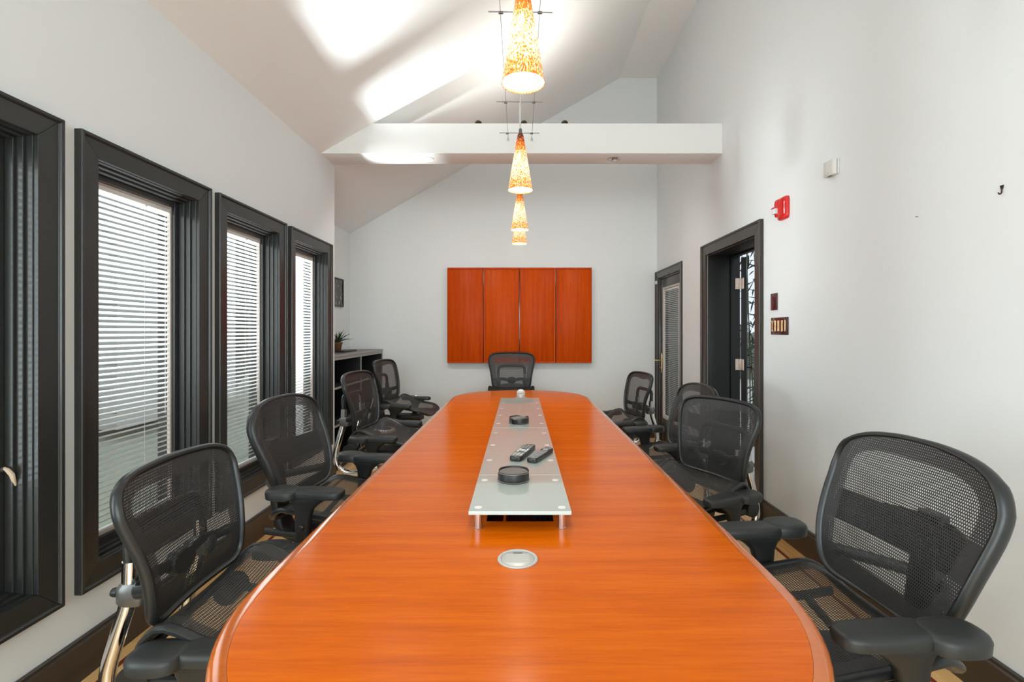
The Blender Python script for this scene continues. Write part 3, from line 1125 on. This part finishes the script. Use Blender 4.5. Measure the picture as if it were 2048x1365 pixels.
def make_chair(model):
    root = empty('office_chair')
    up = []                                # parts that ride on the gas lift

    def U(o):
        up.append(o)
        return o
    f, out, top = back_surface(model)
    U(panel_from(out, f, 0, top * .55, MESHX, 'back_mesh', root))
    if model == 'bell':
        pth = [f(u, v) + Vector((0, -.004, 0)) for u, v in out]
        U(MB().tube(pth, .0115, 10, closed=True, flat=1.35).build('back_frame', FRAME, root))
    else:
        pth = [f(u, v) + Vector((0, -.012, 0)) for u, v in out]
        rad = [.0135 + .008 * min(1, abs(u) / .22) * (1 if v < .42 else .6) for u, v in out]
        U(MB().tube(pth, rad, 12, closed=True, flat=.58, ref=(0, 1, 0)).build('back_frame', FRAME, root))

    # seat: mesh sling with a rolled rear and a falling front
    def sz(x, y):
        if y < -.15:
            t = (-.15 - y) / .11
            z = .588 - .085 * t * t
        elif y > .14:
            t = (y - .14) / .14
            z = .545 - .055 * t * t
        else:
            t = (y + .15) / .29
            z = .588 - .043 * t
        if model == 'bell':                # the rolled hump that meets the backrest
            z += .046 * math.exp(-((y + .13) / .085) ** 2)
        return z - .018 * (1 - (x / .25) ** 2) * (1 if y > -.15 else max(0, 1 - (-.15 - y) / .11))
    so = superellipse(0, .01, .252, .265, 56, 5.0)

    def fs(x, y):
        return Vector((x, y, sz(x, y)))
    U(panel_from(so, fs, 0, .01, MESHS, 'seat_mesh', root))
    U(MB().tube([fs(x, y) + Vector((0, 0, -.008)) for x, y in so], .0125, 10, closed=True, flat=1.3, ref=(0, 0, 1)).build('seat_frame', FRAME, root))
    for s in (-1, 1):
        U(MB().tube(catmull([(s * .243, -.245, .480), (s * .238, -.12, .470), (s * .236, .08, .470), (s * .238, .25, .470)], 5),
                    .016, 8, flat=.7, ref=(0, 0, 1)).build('seat_rail', FRAME, root))
    mech = MB()
    mech.loft([[(x, y, z) for x, y in superellipse(0, -.01, a, b_, 24, 4)] for z, a, b_ in ((.375, .07, .10), (.395, .095, .15), (.435, .10, .16), (.452, .085, .14))])
    U(mech.build('tilt_mechanism', BLACK, root))
    for yy in (-.15, .13):
        U(MB().tube([(-.236, yy, .468), (-.10, yy, .440), (.10, yy, .440), (.236, yy, .468)], .014, 8, flat=.8).build('seat_crossbar', BLACK, root))
    U(MB().tube([(.09, .05, .425), (.20, .06, .420), (.27, .065, .412), (.30, .066, .410)], [.005, .005, .007, .010], 8, flat=1.2).build('lift_lever', BLACK, root))

    if model == 'bell':
        xs = .157
        for s in (-1, 1):
            pts = catmull([(s * .12, -.06, .335), (s * .14, -.17, .300), (s * .155, -.28, .305), (s * .165, -.345, .365), (s * .168, -.352, .450),
                           (s * .165, -.325, .560), (s * .160, -.300, .660), (s * xs, -.298, .760)], 5)
            U(MB().tube(pts, .0185, 14, flat=1.15, ref=(1, 0, 0)).build('upright', CHROME, root))
            cpt = MB()
            cpt.loft([[(x, y, z) for x, y in superellipse(s * xs, -.288, a, b_, 20, 3.5)] for z, a, b_ in
                      ((.640, .022, .034), (.650, .027, .040), (.690, .027, .040), (.702, .020, .032))])
            co = U(cpt.build('clamp', GRAYM, root))
            MB().lathe([(.011, 0), (.013, .006), (.013, .016), (.009, .020)], 12, (s * xs, -.348, .672), 'y').build('clamp_knob', BLACK, co)
            g = MB()
            n = 15
            prof = []
            for q in range(n):
                h0 = -.045 + q * .006
                prof += [(.034, h0), (.042, h0 + .003)]
            g.lathe(prof, 22, (s * .215, -.222, .485), 'x')
            U(g.build('spring_bellows', BLACK, root))
        arch = catmull([(-xs, -.298, .735), (-xs, -.302, .800), (-xs + .012, -.306, .838), (-xs + .05, -.308, .852), (0, -.308, .855),
                        (xs - .05, -.308, .852), (xs - .012, -.306, .838), (xs, -.302, .800), (xs, -.298, .735)], 5)
        U(MB().tube(arch, .0165, 10, flat=.9).build('top_arch', BLACK, root))
        bar = catmull([f(-.225, .11) + Vector((0, -.012, 0)), (-.19, -.262, .690), (-.12, -.268, .702), (-.05, -.262, .694), (0, -.258, .690), (.05, -.262, .694),
                       (.12, -.268, .702), (.19, -.262, .690), f(.225, .11) + Vector((0, -.012, 0))], 5)
        lb = U(MB().tube(bar, .018, 10, flat=.45, ref=(0, 0, 1)).build('lumbar_bar', BLACK, root))
        hub = MB()
        hub.loft([[(x, y, z) for x, z in superellipse(0, .688, a, b_, 28, 2.2)] for y, a, b_ in
                  ((-.285, .030, .020), (-.281, .048, .034), (-.262, .056, .040), (-.246, .052, .036), (-.242, .04, .026))])
        hub.build('lumbar_hub', BLACK, lb)
    else:
        sp = MB()
        sp.loft([[(x, y, z) for x, y in superellipse(0, yy, a, b_, 24, 3.5)] for z, yy, a, b_ in
                 ((.34, -.20, .050, .030), (.37, -.27, .052, .036), (.42, -.315, .052, .030), (.52, -.335, .050, .026), (.64, -.350, .048, .024),
                  (.78, -.368, .046, .022), (.83, -.374, .040, .018))])
        spine = U(sp.build('spine', BLACK, root))
        U(MB().tube(catmull([(0, -.04, .40), (0, -.12, .37), (0, -.20, .352)], 5), .034, 12, flat=1.3, ref=(0, 0, 1)).build('spine_foot', BLACK, root))
        lp = catmull([f(-.21, .215) + Vector((0, -.026, 0)), (-.12, -.345, .790), (-.05, -.376, .792), (0, -.380, .793), (.05, -.376, .792), (.12, -.345, .790),
                      f(.21, .215) + Vector((0, -.026, 0))], 5)
        U(MB().tube(lp, .024, 10, flat=.5, ref=(0, 0, 1)).build('spine_yoke', FRAME, root))
        lp = catmull([f(-.23, .06) + Vector((0, -.014, 0)), (-.13, -.290, .640), (-.05, -.360, .636), (0, -.366, .636), (.05, -.360, .636), (.13, -.290, .640),
                      f(.23, .06) + Vector((0, -.014, 0))], 5)
        U(MB().tube(lp, .020, 10, flat=.6, ref=(0, 0, 1)).build('spine_bracket', GRAYM, root))
        # broad lumbar band just behind the mesh
        rg = []
        for k in range(13):
            u = -.235 + .47 * k / 12
            rg.append([f(u, v) + Vector((0, -d, 0)) for v, d in ((.165, .018), (.20, .014), (.245, .016), (.262, .020), (.245, .024), (.20, .022))])
        U(MB().loft(rg).build('lumbar_band', BLACK, root))

    # arms: flared T posts, long pad and a rounded rear cap
    az = .600 if model == 'bell' else .692
    for s in (-1, 1):
        x = s * .292
        post = MB()
        lv = [(.400, -.035, .030, .020), (.44, -.035, .031, .021), (az - .125, -.035, .033, .021), (az - .085, -.030, .042, .021),
              (az - .060, -.022, .062, .022), (az - .042, -.015, .088, .024), (az - .036, -.015, .094, .022)]
        post.loft([[(px, py, z) for px, py in superellipse(x, yy, b_, a, 24, 3.2)] for z, yy, a, b_ in lv])
        po = U(post.build('arm_post', BLACK, root))
        U(MB().tube([(s * .06, -.035, .415), (s * .20, -.035, .410), (s * .285, -.035, .412)], .022, 10, flat=.7, ref=(0, 1, 0)).build('arm_bracket', BLACK, root))
        MB().lathe([(.013, 0), (.013, .005 * s), (.009, .008 * s)], 16, (x + s * .021, -.032, az - .16), 'x').build('height_button', FRAME, po)
        pad = MB()
        pr = []
        for z, ins in ((az - .036, .008), (az - .032, .002), (az - .014, 0), (az - .006, .003), (az - .001, .010), (az, .018)):
            pr.append([(px, py, z) for px, py in superellipse(x - s * .004, .025, .046 - ins, .118 - ins, 32, 3.4)])
        pad.loft(pr)
        pad.build('arm_pad', PAD, po)
        cap = MB()
        pr = []
        for z, ins in ((az - .040, .008), (az - .036, .002), (az - .012, 0), (az - .003, .004), (az + .002, .011), (az + .0035, .022)):
            pr.append([(px + s * .012, py, z) for px, py in superellipse(x, -.118, .056 - ins, .072 - ins, 32, 2.5)])
        cap.loft(pr)
        cap.build('arm_cap', PAD, po)

    # five-star base
    MB().lathe([(.026, .10), (.026, .30), (.030, .302), (.030, .31), (.014, .315)], 18).build('column_sleeve', BLACK, root)
    U(MB().lathe([(.014, .23), (.014, .385)], 14).build('gas_column', CHROME, root))
    MB().lathe([(.045, .065), (.052, .075), (.050, .105), (.034, .120), (.027, .128)], 22).build('base_hub', BLACK, root)
    for k in range(5):
        a = 2 * PI * k / 5 + .3
        ca, sa = math.cos(a), math.sin(a)
        lg = MB().tube([(ca * .03, sa * .03, .092), (ca * .16, sa * .16, .090), (ca * .30, sa * .30, .075)], [.024, .020, .014], 10, flat=.85).build('base_leg', BLACK, root)
        w = MB()
        ta = (-sa, ca)
        for o_ in (-.016, .016):
            pr = [(.024, -.009), (.0285, -.006), (.0285, .006), (.024, .009)]
            rings = []
            for r_, hh in pr:
                rings.append([(ca * .30 + ta[0] * (o_ + hh) + ca * r_ * math.cos(t), sa * .30 + ta[1] * (o_ + hh) + sa * r_ * math.cos(t), .0295 + r_ * math.sin(t))
                              for t in [2 * PI * q / 18 for q in range(18)]])
            w.loft(rings)
        w.tube([(ca * .30, sa * .30, .03), (ca * .30, sa * .30, .076)], .007, 8)
        w.build('caster', BLACK, lg)
    for o in up:
        o['ride'] = 1
    return root


proto = {'bell': make_chair('bell'), 'arched': make_chair('arched')}
used = set()
CH = 'chairs around the conference table'
spots = [
    ('bell', -.810, 1.536, -88, -.059, 'black mesh office chair with chrome uprights nearest the window with the bone crank lever'),
    ('arched', -.850, 2.340, -97, -.008, 'black mesh chair with arched top and plastic spine on the window side of the table'),
    ('bell', -.956, 3.61, -95, .032, 'black mesh office chair with chrome uprights in front of the black cabinet cubbies'),
    ('bell', -1.158, 5.01, -98, .041, 'black mesh office chair with chrome uprights at the cabinet end nearest the wall outlet'),
    ('bell', -.100, 5.453, 180, .090, 'black mesh office chair at the head of the table before the wooden wall cabinet'),
    ('bell', .914, 4.66, 100, -.063, 'black mesh office chair with chrome uprights beside the glazed garden door'),
    ('arched', .950, 3.36, 98, -.06, 'black mesh chair with arched top half hidden behind the chair at the open doorway'),
    ('bell', .880, 2.60, 116, -.042, 'black mesh office chair turned a little, beside the open doorway casing'),
    ('arched', .825, 1.375, 94, -.005, 'black mesh chair with arched top in front of the doorway wall outlet'),
]
for model, x, y, rz, dz, lab in spots:
    if model in used:
        c = copy_tree(proto[model])
    else:
        c = proto[model]
        used.add(model)
    spots_parts = list(c.children)
    c.location = (x, y, 0)
    c.rotation_euler = (0, 0, R(rz))
    for ch in spots_parts:
        ch.location.z = dz if 'ride' in ch else 0.0
        if rz == 180 and ch.name.startswith('arm_'):
            ch.location.z = dz - .075
    tag(c, lab, 'chair', CH)

# ------------------------------------------------------------------ wooden wall cabinet on the end wall
cab = empty('wall_cabinet', (-.006, YB, .955))
tag(cab, 'orange-red cherry wood presentation cabinet with four panels on the end wall', 'wall cabinet')
CW, CHH, CD = 1.822, 1.205, .075
box('case', -CW / 2, CW / 2, -CD + .022, 0, 0, CHH, BOARDD, cab, .002)
for k in range(4):
    a = -CW / 2 + k * CW / 4 + (.006 if k else .002)
    b_ = -CW / 2 + (k + 1) * CW / 4 - (.006 if k < 3 else .002)
    p = box('door_panel', a, b_, -CD + .004, -CD + .021, .002, CHH - .002, BOARD, cab, .0015)
    q = MB()
    e, yf, yb_ = .022, -CD - .006, -CD + .004
    q.box(a, b_, yf, yb_, CHH - .002 - e, CHH - .002).box(a, b_, yf, yb_, .002, .002 + e)
    if k in (0, 2):
        q.box(a, a + .008, yf, yb_, .002 + e, CHH - .002 - e)
        q.box(b_ - .016, b_, yf, yb_, .002 + e, CHH - .002 - e)
    else:
        q.box(a, a + .016, yf, yb_, .002 + e, CHH - .002 - e)
        q.box(b_ - .008, b_, yf, yb_, .002 + e, CHH - .002 - e)
    q.build('panel_moulding', BOARD, p, .0015, False)
MB().box(-CW / 2 - .003, -CW / 2, -.050, -.030, .60, .64).build('catch_plate', SILVER, cab, 0, False)


# ------------------------------------------------------------------ pendants on a two-cable track
PD = [(-0.0 + .009, 1.41), (.002, 2.48), (-.002, 3.45), (-.004, 3.99)]
CZ = 2.985


def pendant(x, y, label, zb=2.075):
    root = empty('pendant_lamp', (x, y, zb))
    H = .292
    prof = [(.0635, 0), (.0625, .004), (.052, .070), (.040, .145), (.0275, .215), (.0195, .262), (.0165, .280), (.013, .289), (.007, H)]
    inner = [(.0615, .0005), (.050, .070), (.038, .145), (.0255, .215), (.0175, .262), (.013, .276)]
    m = MB()
    m.lathe(inner[::-1] + prof[0:], 40, cap=True)
    m.build('shade', SHADE, root)
    MB().lathe([(.0600, .006), (.0600, .009)], 36).build('diffuser', BULB, root)
    MB().lathe([(.0085, H - .004), (.0085, H + .020), (.005, H + .026)], 14).build('socket_cap', GRAYM, root)
    MB().tube([(0, 0, H + .02), (0, 0, CZ - zb)], .0030, 8).build('stem', STEEL, root)
    a = .06
    MB().tube([(-.165, a * -.06, CZ - zb + .006), (.165, a * .06, CZ - zb + .006)], .0030, 8).build('cross_bar', WIRE, root)
    for sx_ in (-.1, .1):
        MB().lathe([(.006, -.012), (.0075, -.008), (.0075, .008), (.006, .012)], 10, (sx_, 0, CZ - zb + .003), 'x').build('cable_clip', WIRE, root)
    l = bpy.data.lights.new('pendant_bulb', 'SPOT')
    l.energy = 15
    l.color = (1.0, .90, .74)
    l.shadow_soft_size = .05
    l.spot_size = R(125)
    l.spot_blend = .6
    lo = bpy.data.objects.new('pendant_bulb', l)
    C.objects.link(lo)
    lo.parent = root
    lo.location = (0, 0, -.004)
    return tag(root, label, 'pendant lamp', 'amber pendant lamps over the table')


labs = ['amber speckled glass cone pendant over the closed silver cable port',
        'amber speckled glass cone pendant over the two remotes',
        'amber speckled glass cone pendant third along the cables, next but one to the closed port',
        'amber speckled glass cone pendant hanging just before the white beam']
for (x, y), lb in zip(PD, labs):
    pendant(x, y, lb)
for sx_, wd in ((-.1, 'window'), (.1, 'doorway')):
    m = MB().tube([(sx_, YR + .005, CZ), (sx_, -1.0, CZ), (sx_, 1.41, CZ - .004), (sx_, 3.0, CZ - .004), (sx_, BY0 - .035, CZ), (sx_, BY0 - .02, CZ)], .0015, 6)
    root = empty('suspension_cable', (0, 0, 0))
    m.build('cable', WIRE, root)
    MB().lathe([(.003, -.050), (.006, -.046), (.006, -.020), (.009, -.016), (.010, -.006), (.006, 0)], 12, (sx_, BY0, CZ), 'y').build('turnbuckle', STEEL, root)
    tag(root, 'thin steel lamp cable running to the beam, %s side' % wd, 'cable', 'lamp cables')

# spot heads standing on the beam and downlights in its underside
for px, lb in ((-.362, 'dark bronze lamp head on the beam, first from the window wall'),
               (.034, 'dark bronze lamp head on the beam, middle of the three'),
               (.388, 'dark bronze lamp head on the beam, first from the doorway wall')):
    r_ = empty('beam_lamp', (px, 4.20, BZ1))
    MB().lathe([(.026, 0.0), (.026, .006), (.010, .010), (.010, .016)], 16).build('foot', UPDARK, r_)
    MB().lathe([(.020, .010), (.029, .018), (.031, .030), (.029, .042), (.022, .052), (.012, .058), (.003, .060)], 20).build('head', UPDARK, r_)
    if px < .2:
        tag(r_, lb, 'spotlight', 'lamp heads on the beam')
        continue                            # only the head by the doorway wall is lit
    l = bpy.data.lights.new('beam_lamp_bulb', 'SPOT')
    l.energy = 32
    l.color = (1.0, .95, .88)
    l.spot_size = R(165)
    l.spot_blend = .9
    l.shadow_soft_size = .06
    lo = bpy.data.objects.new('beam_lamp_bulb', l)
    C.objects.link(lo)
    lo.parent = r_
    lo.location = (0, 0, .075)
    lo.rotation_euler = (R(180), R(-35), 0)
    tag(r_, lb, 'spotlight', 'lamp heads on the beam')
for px, lb, on in ((-.815, 'round white recessed downlight lit in the beam underside', 1), (.828, 'round recessed downlight with tilted chrome reflector in the beam', 0)):
    r_ = empty('downlight', (px, 4.25, BZ0))
    MB().lathe([(.040, -.001), (.056, -.001), (.058, -.004), (.054, -.007), (.042, -.004)], 32, cap=False).build('trim_ring', BEAM if on else STEEL, r_)
    MB().lathe([(.041, -.0015), (.0405, -.0025)], 28).build('lens', DOWN if on else STEEL, r_)
    if not on:
        MB().lathe([(.024, -.003), (.030, -.008), (.018, -.014), (.006, -.012)], 20, (.006, .004, 0)).build('gimbal', CHROME, r_)
    tag(r_, lb, 'downlight')
    l = bpy.data.lights.new('downlight_bulb', 'SPOT')
    l.energy = 46 if on else 38
    l.color = (1.0, .95, .87)
    l.spot_size = R(150)
    l.spot_blend = .9
    l.shadow_soft_size = .04
    lo = bpy.data.objects.new('downlight_bulb', l)
    C.objects.link(lo)
    lo.parent = r_
    lo.location = (0, 0, -.02)
    lo.rotation_euler = (R(34), 0, 0)

# ------------------------------------------------------------------ low black cubby cabinet, plant and picture in the alcove
CX0, CX1, CY0, CY1, CZT = XA + .004, -1.745, YA + .03, YB - .025, 1.13
cu = empty('cubby_cabinet', (0, 0, 0))
tag(cu, 'black open cubby cabinet with a grey top along the alcove wall', 'cabinet')
box('top', CX0, CX1 + .004, CY0, CY1, CZT - .022, CZT, CABTOP, cu, .002)
box('top_edge', CX1 + .0042, CX1 + .008, CY0, CY1, CZT - .020, CZT - .001, CABEDGE, cu)
box('back', CX0, CX0 + .012, CY0 + .02, CY1 - .02, .06, CZT - .022, CUBBY, cu)
box('plinth', CX0 + .03, CX1 - .03, CY0 + .02, CY1 - .02, 0, .06, CUBBY, cu)
ymid = 5.31
for a, b_ in ((CY0, CY0 + .022), (ymid - .012, ymid + .012), (CY1 - .022, CY1)):
    p = box('upright', CX0 + .012, CX1 - .004, a, b_, .06, CZT - .022, CUBBY, cu)
    box('upright_edge', CX1 - .0038, CX1 + .001, a, b_, .06, CZT - .0225, CABEDGE, p)
for zz in (.06, .44, .80):
    for a, b_ in ((CY0 + .022, ymid - .012), (ymid + .012, CY1 - .022)):
        p = box('shelf', CX0 + .012, CX1 - .004, a + .0005, b_ - .0005, zz, zz + .020, CUBBY, cu)
        box('shelf_edge', CX1 - .0038, CX1 + .001, a + .001, b_ - .001, zz, zz + .020, CABEDGE, p)
    for a, b_ in ((CY0 + .022, ymid - .012), (ymid + .012, CY1 - .022)):
        pass
for a, b_ in ((CY0 + .022, ymid - .012), (ymid + .012, CY1 - .022)):
    box('apron', CX1 - .0038, CX1 + .001, a + .001, b_ - .001, CZT - .052, CZT - .0225, CABEDGE, cu)

pl = empty('potted_plant', (-1.99, 5.27, CZT + .022))
MB().lathe([(.034, 0), (.038, .004), (.050, .066), (.055, .068), (.056, .084), (.050, .084), (.046, .070)], 28).build('pot', TERRA, pl)
MB().lathe([(.047, .064), (.046, .076), (.02, .082)], 20).build('soil', SOIL, pl)
for q in range(44):
    a = random.uniform(0, 2 * PI)
    le = random.uniform(.10, .19)
    el = random.uniform(.35, 1.45)
    d = Vector((math.cos(a), math.sin(a), 0))
    b0 = d * random.uniform(0, .02) + Vector((0, 0, .076))
    p1 = b0 + d * le * .45 * math.cos(el) + Vector((0, 0, le * .5 * math.sin(el)))
    p2 = b0 + d * le * math.cos(el) * 1.05 + Vector((0, 0, le * (math.sin(el) - .25 * math.cos(el))))
    MB().tube(catmull([b0, p1, p2], 3), [.0030, .0038, .0038, .0034, .0028, .0018, .0006], 5, flat=.35).build('leaf', LEAF, pl, smooth=False)
tag(pl, 'small spiky green plant in a brown clay pot on the cabinet', 'potted plant')
bk = empty('black_tray', (-1.98, 5.28, CZT))
box('base', -.11, .13, -.20, .20, .001, .021, LEATHER, bk, .003)
tag(bk, 'flat black box lying under the potted plant', 'box')
pf = empty('picture', (XA, 5.73, 1.65))
rect_frame(pf, 'frame', .002, .022, -.155, .155, 0, .335, .013, BLACK, .002)
box('print', .002, .014, -.142, .142, .013, .322, PRINT, pf)
tag(pf, 'framed dark photograph of a lit skyline at night on the alcove wall', 'picture')


# ------------------------------------------------------------------ small fittings on the walls
def outlet(loc, rz, label, m_plate, m_face):
    """built on a wall whose normal is local -y"""
    r_ = empty('wall_outlet', loc, rz)
    box('cover_plate', -.035, .035, -.006, -.0005, -.0575, .0575, m_plate, r_, .002)
    for zz in (-.021, .021):
        o = MB().prism([(x, z + zz) for x, z in superellipse(0, 0, .017, .0145, 20, 3)], -.0085, -.0055, 'y').build('socket', m_face, r_)
        for sx_ in (-.006, .006):
            box('slot', sx_ - .001, sx_ + .001, -.009, -.0084, zz - .004, zz + .005, WHITEP, o)
    return tag(r_, label, 'outlet')


outlet((-1.35, YB, .485), 0, 'small grey outlet plate with two dark sockets on the end wall', STEEL, BLACK)
outlet((XR, 2.085, .50), R(-90), 'dark outlet plate on the doorway wall behind the arched chair', GRAYM, BLACK)

th = empty('thermostat', (XR, 2.655, 2.247))
box('back_plate', -.010, -.0005, -.044, .044, -.040, .040, WHITEP, th, .002)
cv = box('cover', -.034, -.0105, -.041, .041, -.041, .043, WHITEP, th, .003)
box('seam', -.0108, -.0100, -.0412, .0412, -.0405, .0405, GRAYM, th)
box('lever', -.030, -.016, -.012, .010, -.044, -.0412, GRAYM, cv)
box('indicator', -.0346, -.0341, -.002, .001, -.030, -.024, BLACK, cv)
box('badge', -.0346, -.0341, .008, .026, -.0335, -.0315, GRAYM, cv)
tag(th, 'small off-white thermostat box high on the doorway wall', 'thermostat')


def text_mesh(ch, size, name, m, parent, loc, rot, depth=.0006):
    cu_ = bpy.data.curves.new('txt', 'FONT')
    cu_.body = ch
    cu_.size = size
    cu_.align_x = 'CENTER'
    cu_.align_y = 'CENTER'
    cu_.extrude = depth
    cu_.offset = .0012
    to = bpy.data.objects.new('txt', cu_)
    C.objects.link(to)
    bpy.context.view_layer.update()
    me = bpy.data.meshes.new_from_object(to)
    bpy.data.objects.remove(to)
    me.name = name
    me.materials.clear()
    me.materials.append(m)
    o = bpy.data.objects.new(name, me)
    C.objects.link(o)
    o.parent = parent
    o.location = loc
    o.rotation_euler = rot
    return o


fa = empty('fire_alarm', (XR, 3.150, 2.155))
# local y along the wall, -x out of the wall; the wall is seen with +y to the left
rg = []
for x, ins in ((-.0005, 0), (-.012, 0), (-.019, .003), (-.022, .008)):
    rg.append([(x, y, z) for y, z in superellipse(0, 0, .058 - ins, .074 - ins, 36, 6)])
MB().loft(rg).build('housing', RED, fa)
rg = []
for x, ins in ((-.020, 0), (-.040, .003), (-.046, .010)):
    rg.append([(x, y, z) for y, z in superellipse(.020, .004, .034 - ins, .060 - ins, 32, 5)])
MB().loft(rg).build('horn_cover', RED, fa)
box('strobe_lens', -.066, -.044, .000, .040, -.034, .002, CLEAR, fa, .004)
box('strobe_reflector', -.060, -.0455, .006, .034, -.028, -.004, STEEL, fa, .002)
box('strobe_hood', -.070, -.044, -.003, .043, .0025, .007, RED, fa, .001)
for q, ch in enumerate('FIRE'):
    text_mesh(ch, .024, 'letter', WHITEL, fa, (-.0228, -.0345, .027 - q * .020), (R(90), 0, R(-90)))
tag(fa, 'red fire alarm horn with clear strobe beside the doorway', 'fire alarm')

sp = empty('switch_plate', (XR, 3.275, 1.553))
box('cover_plate', -.007, -.0005, -.041, .041, -.0575, .0575, MAROON, sp, .002)
box('push_key', -.0095, -.0072, -.008, .012, -.026, .018, BLACK, sp, .001)
for q in range(4):
    box('pilot_lamp', -.0100, -.0096, -.001, .004, -.016 + q * .008, -.012 + q * .008, RED, sp)
tag(sp, 'narrow dark maroon control plate above the wide switch plate', 'switch plate')
sp = empty('switch_plate', (XR, 3.207, 1.388))
box('cover_plate', -.007, -.0005, -.105, .105, -.0575, .0575, MAROON, sp, .002)
for q in range(4):
    y = .068 - q * .043
    o = box('rocker', -.0105, -.0072, y - .0125, y + .0125, -.031, .033, MAROON, sp, .001)
    rim = MB()
    rim.box(-.0112, -.0070, y - .0165, y - .0130, -.035, .037).box(-.0112, -.0070, y + .0130, y + .0165, -.035, .037)
    rim.build('rocker_rim', BRASS, o, .0005, False)
tag(sp, 'wide dark maroon switch plate with four brass-edged rockers', 'switch plate')

hk = empty('wall_hook', (XR, 1.7285, 1.858))
MB().prism([(-.006, .016), (.006, .016), (.003, .002), (-.003, .002)], -.004, -.0003, 'x').build('plate', UPDARK, hk)
MB().tube(catmull([(-.003, 0, .004), (-.004, 0, -.010), (-.010, 0, -.016), (-.016, 0, -.010)], 4), .0022, 7).build('hook', UPDARK, hk)
tag(hk, 'little dark metal picture hook in the doorway wall', 'hook')
nl = MB().lathe([(.0012, -.0005), (.0012, -.010), (.003, -.011)], 8, (XR, 2.093, 1.848), 'x').build('nail', GRAYM)
tag(nl, 'tiny bare nail in the doorway wall', 'nail')
